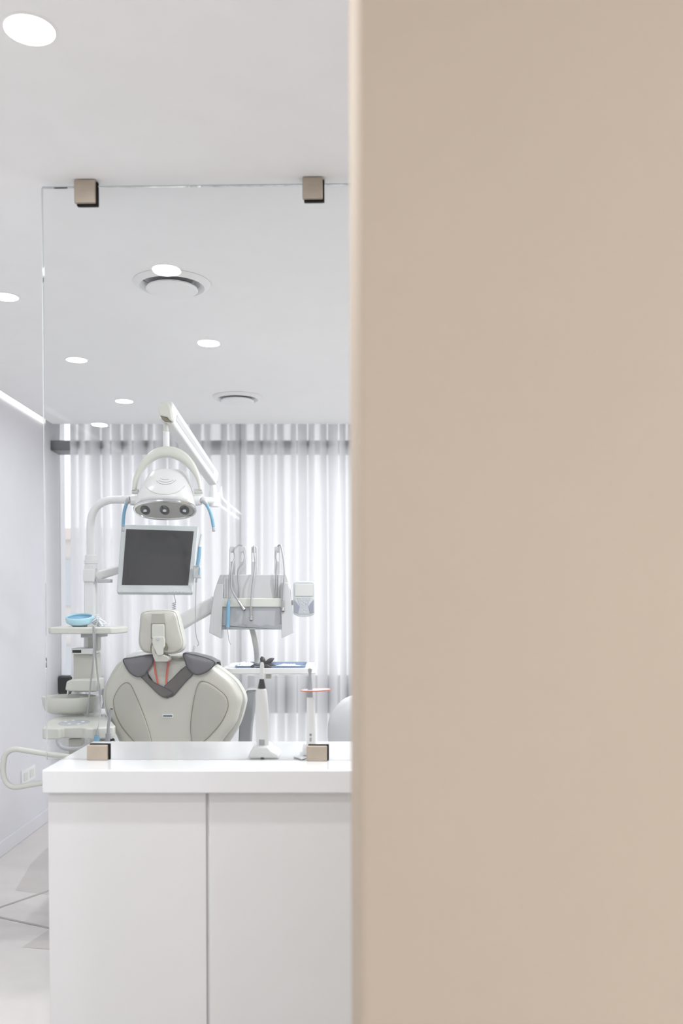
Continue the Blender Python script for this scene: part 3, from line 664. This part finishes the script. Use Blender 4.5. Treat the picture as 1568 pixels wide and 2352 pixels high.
# ================================================================ monitor
mo = thing('monitor', 'tilted flat monitor with white bezel and dark screen under the lamp', 'monitor', P(360, 1362, 4.05))
MP = [P(362, 1283, 4.12), None]
_a, _b, _c = P(279, 1204, 4.17), P(456, 1208, 4.20), P(268, 1361, 4.07)
MP[1] = (_b-_a).cross(_c-_a).normalized()
if MP[1].y < 0: MP[1] = -MP[1]
MP[0] = _a
def quad(name, px, dy, d, m, parent, bevel, rad=0):
    ys = (4.16, 4.20, 4.10, 4.06)      # TL TR BR BL
    c = []
    for u, v in px:
        rv = ray(u, v); o0 = Vector((0, 0, ZC)); pl = MP[0] + MP[1]*dy
        c.append(o0 + rv*((pl-o0).dot(MP[1])/rv.dot(MP[1])))
    if rad:
        q = []
        for i in range(4):
            p, a, b_ = c[i], c[i-1], c[(i+1)%4]; da = (a-p).normalized()*rad; db = (b_-p).normalized()*rad
            for t in (0, .25, .5, .75, 1): q.append(p+da*(1-t)**2+db*t**2)
        c = q
    n = (c[1]-c[0]).cross(c[-1]-c[0]).normalized()
    if n.y < 0: n = -n
    bm = bmesh.new(); loft(bm, [c, [p+n*d for p in c]]); return link(name, bm, m, parent, bevel=bevel)
quad('bezel', [(279,1204),(456,1208),(442,1362),(267.5,1361)], 0, .032, M['bezel'], mo, .004, .010)
scr = quad('screen', [(289.6,1215),(445,1220),(432,1344.5),(279.6,1343.6)], -.002, .008, M['screen'], mo, .0008)
quad('rear_housing', [(300,1230),(430,1232),(420,1340),(295,1338)], .03, .04, M['plastic'], mo, .01)
q = P(280, 1357.5, 4.055); cyl('power_led', q, q+Vector((0, -.003, 0)), .0016, M['midgrey'], mo, bevel=0)
q = P(385, 1359.5, 4.065); 
for i in range(5): ppbox('menu_button', 386+i*8, 1359, 391+i*8, 1360.6, 4.064+i*.001, .006, M['grey'], mo, .0004)
beam('swivel_arm', P(216, 1325, 4.12), P(300, 1300, 4.22), .02, .020, .018, .017, M['plastic'], mo, .008)
# pen camera in its holder
ppbox('camera_holder', 443, 1299, 460.5, 1328, 4.10, .03, M['bezel'], mo, .004)
pn = thing('intraoral_camera', 'slim blue and grey pen camera in the holder right of the monitor', 'camera', P(452, 1330, 4.09), )
cyl('wand', P(456.5, 1262, 4.095), P(463, 1227, 4.11), .0060, M['bezel'], pn, r2=.0050)
tube('grip', [P(458.5, 1256, 4.095), P(457, 1275, 4.094), P(453.5, 1299, 4.092)], [.0072, .0085, .0078], M['blue'], pn, label='blue grip')
cyl('grip_end', P(458.5, 1304, 4.092), P(457, 1320, 4.09), .003, M['blue'], pn)
cyl('cable_boot', P(451.5, 1327, 4.09), P(450.5, 1338, 4.09), .0042, M['midgrey'], pn)
tube('lead', [P(u, v, 4.09) for u, v in ((450.5,1338),(449.5,1370),(449,1400),(448.5,1440),(451,1462),(456,1478),(452,1484),(447,1486))], .0018, M['hose'], pn, seg=8)
cyl('plug', P(449, 1482, 4.09), P(442, 1507, 4.09), .0075, M['plastic'], pn)
co = []
for i in range(70):
    t = i/69; v = 1384+22*t; u = 399.5+math.cos(t*2*math.pi*5)*3.8; co.append(P(u, v, 4.12+math.sin(t*2*math.pi*5)*.006))
o = tube('coiled_cable', [P(398.5,1362,4.13),P(401,1372,4.12),P(403,1381,4.12)] + co + [P(399,1412,4.12)], .0016, M['hose'], None, smooth=0, seg=8, origin=P(399, 1400, 4.12))
tag(o, 'thin white coiled cable dropping below the monitor behind the headrest', 'cable')

# ================================================================ doctor's delivery console
DY = 4.2
de = thing('delivery_console', 'white instrument delivery console with grey rubber mat, right of the monitor', 'console', P(577, 1445, DY))
slab('shell', [(505,1320),(658,1319),(664,1340),(668,1362),(668,1392),(645,1392),(645,1376),(510,1376),(509,1392),(486,1392),(491,1362),(497,1342)], DY, .06, M['console'], de, bevel=.004)
slab('front_shelf', [(509,1374),(647,1374),(647,1394),(509,1394)], DY-.022, .04, M['cream'], de, bevel=.003)
slab('side_wing', [(497,1342),(512,1342),(511,1380),(509,1445),(507.5,1467),(480,1453),(484,1410),(490,1368)], DY-.026, .10, M['console'], de, bevel=.003)
slab('side_wing', [(662,1338),(646,1338),(645,1380),(646,1445),(647,1466),(673.5,1453),(671,1410),(667,1368)], DY-.026, .10, M['console'], de, bevel=.003)
mt = slab('rubber_mat', [(509,1396),(512,1391),(640,1391),(645,1396),(646,1440),(509,1440)], DY-.010, .02, M['grey'], de, bevel=.002, label='grey rubber instrument mat')
sc = [(509,1436)]
for i in range(0, 45): 
    t = i/44; sc.append((509+137*t, 1436+2.2*math.cos(t*2*math.pi*4.6)))
sc += [(646,1446),(509,1446)]
slab('scalloped_lip', sc, DY-.024, .03, M['midgrey'], de, bevel=.0008, label='darker scalloped lip')
for u0, u1 in ((513, 530), (627, 642)):
    for i in range(3):
        w_ = (u1-u0)/3; ppbox('groove', u0+i*w_+.6, 1328, u0+(i+1)*w_-.6, 1374, DY-.003, .01, M['console'], de, .0015)
def whip(u0, u1, v1=1322, v0=1255):
    t = de; m0 = (u0+u1)/2
    slab('whip_arm', [(u0,v0+14),(u0,v0+2),(u0+2,v0),(u1-2,v0),(u1,v0+2),(u1,v0+14)], DY+.02, .02, M['console'], t, bevel=.002)
    slab('whip_arm', [(u0,v0+13),(u0+2,v0+13),(u0+2,v0+36),(u0,v0+36)], DY+.02, .02, M['console'], t, bevel=.001)
    slab('whip_arm', [(u1-2,v0+13),(u1,v0+13),(u1,v0+36),(u1-2,v0+36)], DY+.02, .02, M['console'], t, bevel=.001)
    slab('whip_arm', [(u0,v0+35),(u1,v0+35),(u1,v1),(u0,v1)], DY+.02, .02, M['console'], t, bevel=.002)
whip(527, 540); whip(550, 564); whip(577, 590); whip(630, 643)
# control panel on the right
cp_ = slab('control_panel', [(673,1342),(675,1337),(682,1335.5),(698,1335),(714,1335.5),(720,1337),(722.5,1342),(722.5,1408),(719,1413),(710,1416),(697,1417.5),(684,1416),(676,1412),(673,1408)], DY-.02, .022, M['bezel'], de, bevel=.003)
slab('display', [(677,1342),(718,1342),(718,1369),(677,1369)], DY-.023, .006, M['display'], cp_, bevel=.001)
slab('keypad', [(678,1373),(720,1373),(719,1410),(711,1412),(684,1412),(677,1410)], DY-.022, .005, M['bezel'], cp_, bevel=.001)
slab('key_field', [(682,1373),(714,1373),(708,1391),(711,1410),(685,1410),(688,1391)], DY-.0235, .004, M['key'], cp_, bevel=.001)
for q in ([(676,1377),(688,1393),(684,1409),(676,1407)], [(720,1377),(708,1393),(712,1409),(720,1407)]): slab('key_field', q, DY-.0245, .005, M['keydark'], cp_, bevel=.001)
for u, v in ((691,1377),(706,1377),(698,1382),(698,1389),(693,1385.5),(703,1385.5),(698,1399),(698,1405),(693,1401),(703,1401)):
    q = P(u, v, DY-.025); cyl('button', q, q+Vector((0, .004, 0)), .0032, M['bezel'], cp_, bevel=.0006, seg=14)
ppbox('panel_bracket', 664, 1378, 680, 1390, DY+.002, .02, M['plastic'], de, .002)
# balanced arm from behind the chair
beam('support_arm', P(360, 1462, 4.26), P(500, 1382, 4.26), .034, .034, .032, .034, M['plastic'], de, .016)
# handpieces
def HP(u, v, d=0): return P(u, v, DY-.035+d)
G = 'instrument handpieces on the delivery console'
h = thing('handpiece', 'blue scaler handpiece hanging at the left end of the console mat', 'handpiece', HP(523, 1442), G)
tube('grip', [HP(525,1377), HP(524.5,1388), HP(523.5,1410), HP(522.5,1432), HP(522.5,1441)], [.003,.0075,.0095,.0085,.0102], M['blue'], h, label='blue grip')
cyl('collar', HP(522.5, 1440), HP(522.5, 1446), .0068, M['metal'], h); tube('lead', [HP(522.5,1446),HP(524,1458),HP(525.5,1470),HP(530,1481)], .0016, M['hose'], h, seg=8)
tube('hose', [HP(525,1378),HP(526,1350),HP(527,1310),HP(528,1280,.03),HP(528,1262,.06)], .0034, M['hose'], h, seg=10)
def metal_hp(lab, body, hose, r=.0055):
    h = thing('handpiece', lab, 'handpiece', HP(*body[-1]), G)
    a, b_ = [Vector(HP(*q)) for q in body]; d = b_-a
    bm = bmesh.new(); sweep(bm, [a, a+d*.25, a+d*.7, a+d*.72, a+d*.86, a+d*.88, b_], [.0048, .0062, .0066, .0078, .0078, .0084, .0080], 20); link('body', bm, M['metal'], h, bevel=.0005)
    cyl('end_socket', b_, b_+d.normalized()*.003, .0068, M['rubber'], h, label='dark open end')
    tube('hose', [HP(*q) for q in hose], .0040, M['hose'], h, seg=10)
metal_hp('metal handpiece leaning right of the blue scaler', [(547,1380),(561,1401)], [(547,1380),(535,1361),(530.5,1345),(531,1315),(534,1295,.02),(539,1280,.04),(538,1264,.05),(543,1256,.055),(550,1251,.06),(556,1254,.06)])
metal_hp('metal handpiece hanging straight in the middle of the mat', [(576,1392),(576.5,1425)], [(576,1392),(577,1370),(579,1345),(583,1320),(586,1300,.02),(584,1275,.03),(583,1254,.05)])
metal_hp('metal handpiece hanging at the right end of the console', [(650,1378),(650,1404)], [(650,1380),(651,1350),(653,1315),(651,1285,.02),(647,1262,.04),(643,1252,.05),(638,1255,.06)])
for lab, q in (('loose grey hose looping beside the second upright', [(549,1372,.03),(548,1345,.02),(546,1320,.015),(548,1306,.01),(558,1293,.01),(562,1280,.02),(560,1266,.05)]),
          ('loose grey hose hanging inside the right upright', [(633,1372,.03),(634,1345,.02),(634,1320,.015),(636,1295,.02),(634,1280,.03),(635,1264,.05)])):
    o = tube('instrument_hose', [HP(*p) for p in q], .0040, M['hose'], None, seg=10, origin=HP(*q[0])); tag(o, lab, 'hose', 'loose console hoses')
# strip arm down to the tray table
tt = thing('tray_table', 'white rounded tray table on a slim arm, right of the dental chair', 'tray table', P(617, 1550, 4.1))
TZ = P(600, 1535, 3.96).z; TB = P(600, 1549, 3.96).z
x0, x1 = P(508, 1540, 3.96).x, P(726, 1540, 3.96).x
def rrect(x0, x1, y0, y1, r, n=6):
    out = []
    for cx_, cy_, a0 in ((x1-r, y0+r, -90), (x1-r, y1-r, 0), (x0+r, y1-r, 90), (x0+r, y0+r, 180)):
        for i in range(n+1):
            a = math.radians(a0+90*i/n); out.append((cx_+r*math.cos(a), cy_+r*math.sin(a)))
    return out
bm = bmesh.new()
def lvl(i, z): return [Vector((x, y, z)) for x, y in rrect(x0+i, x1-i, 3.96+i, 4.36-i, .05-i*.6)]
loft(bm, [lvl(.006, TB), lvl(0, TB+.004), lvl(0, TZ-.002), lvl(.002, TZ), lvl(.008, TZ), lvl(.012, TZ-.006), lvl(.02, TZ-.010)]); link('tray_top', bm, M['plastic'], tt, sharp=40)
ppbox('mount', 610, 1549, 622, 1559, 4.1, .05, M['chair'], tt, .002)
tube('arm', [P(577,1440,4.235),P(583,1462,4.24),P(588,1490,4.26),(lambda p: p)(P(590,1512,4.28)), Vector((P(590,1512,4.28).x, 4.28, TZ-.008))], .0125, M['chair'], tt, seg=16)
# things on the tray
bt = thing('instrument_tray', 'shallow slate blue tray lying on the white tray table', 'tray', (P(620, 1530, 4).x, 4.05, TZ))
tx0, tx1 = P(539, 1532, 4.0).x, P(702, 1532, 4.0).x; z = TZ-.009
bm = bmesh.new()
def lv(i, zz): return [Vector((x, y, zz)) for x, y in rrect(tx0+i, tx1-i, 3.99+i, 4.28-i, .02)]
loft(bm, [lv(.008, z), lv(0, z+.017), lv(.004, z+.017), lv(.011, z+.003)]); link('pan', bm, M['traydark'], bt, sharp=30)
def crumple(name, lab, cat, cx_, cy_, sx, sy, h, m, seed, base):
    rnd = random.Random(seed); bm = bmesh.new(); n = 16; g_ = []
    for j in range(n+1):
        row = []
        for i in range(n+1):
            u, v = i/n-.5, j/n-.5; e = max(abs(u), abs(v))*2
            row.append(bm.verts.new((cx_+u*sx+rnd.uniform(-.3, .3)*sx/n, cy_+v*sy+rnd.uniform(-.3, .3)*sy/n, base+(.001 if e > .98 else h*(1-e**3)*rnd.uniform(.35, 1)))))
        g_.append(row)
    for a, b_ in zip(g_, g_[1:]):
        for i in range(n): bm.faces.new((a[i], a[i+1], b_[i+1], b_[i]))
    r_ = [g_[0][i] for i in range(n+1)] + [g_[j][n] for j in range(1, n+1)] + [g_[n][i] for i in range(n-1, -1, -1)] + [g_[j][0] for j in range(n-1, 0, -1)]
    bm.faces.new(r_)
    o = link(name, bm, m, None, sharp=25, origin=(cx_, cy_, base)); tag(o, lab, cat); return o
crumple('sterile_pouch', 'crumpled pale transparent pouch on the left of the blue tray', 'pouch', P(563, 1525, 4.1).x, 4.1, .09, .16, .028, M['whitepack'], 2, z+.004)
crumple('folded_cloth', 'light blue folded sheet on the right of the blue tray', 'cloth', P(660, 1525, 4.1).x, 4.1, .115, .16, .016, M['pack'], 5, z+.004)
ri = thing('rubber_item', 'black crumpled rubber piece with pointed flaps lying on the blue tray', 'rubber piece', (P(605, 1525, 4.0).x, 4.02, z+.004))
bx0 = P(606, 1525, 4.02).x
def leaf(a, b_, w, m=M['black']):
    a, b_ = Vector(a), Vector(b_); mid = (a+b_)/2+Vector((0, 0, .006)); tube('flap', [a, a.lerp(mid, .5), mid, mid.lerp(b_, .6), b_], [w*.5, w, w*1.1, w*.8, .001], m, ri, seg=10)
zz = z+.010
leaf((bx0-.002, 4.02, zz), (bx0-.058, 3.99, zz+.004), .009); leaf((bx0, 4.0, zz), (bx0-.045, 4.0, zz-.003), .008)
leaf((bx0, 4.02, zz+.004), (bx0-.012, 4.03, P(0, 1508, 4.02).z), .011); leaf((bx0, 4.02, zz), (bx0+.045, 4.02, P(0, 1512, 4.02).z), .010)
leaf((bx0, 4.02, zz), (bx0+.055, 4.01, zz+.004), .011); leaf((bx0-.01, 3.99, zz), (bx0+.035, 3.98, zz), .008)

# ================================================================ stool at the right, behind the tan wall's edge
sy_ = 3.75
sl = thing('stool', 'pale grey moulded stool back cut off by the tan wall, right of the worktop clip', 'stool', (P(830, 1700, sy_).x, sy_, 0))
panel('backrest', [(752,1680),(755,1655),(766,1632),(782,1613),(800,1602),(822,1597),(850,1603),(872,1618),(888,1640),(896,1665),(895,1700),(880,1740),(850,1760),(800,1760),(765,1738),(754,1708)], sy_, [(.9, .05), (1, .035), (1, .01), (.98, -.004), (.9, -.018), (.6, -.032), (.1, -.036)], M['fabric'], sl, sharp=70)
sx_ = P(825, 1700, sy_).x
bm = bmesh.new(); lathe(bm, [(.02, .52), (.19, .53), (.20, .57), (.18, .60), (.02, .61)], (sx_, sy_+.22, 0), 40); link('seat', bm, M['fabric'], sl)
cyl('gas_post', Vector((sx_, sy_+.22, .08)), Vector((sx_, sy_+.22, .53)), .025, M['chrome'], sl)
tube('back_bracket', [Vector((sx_, sy_+.2, .54)), Vector((sx_, sy_+.09, .56)), Vector((sx_, sy_+.06, .68)), Vector((sx_, sy_+.03, .80))], .014, M['metal'], sl)
for i in range(5):
    a = i*2*math.pi/5; d = Vector((math.cos(a), math.sin(a), 0)); c = Vector((sx_, sy_+.22, 0))
    lg = beam('leg', c+Vector((0, 0, .09)), c+d*.25+Vector((0, 0, .06)), .018, .012, .012, .009, M['metal'], sl, .003)
    q = c+d*.25; cyl('castor', q+Vector((-.01, 0, .027)), q+Vector((.01, 0, .027)), .026, M['rubber'], lg)
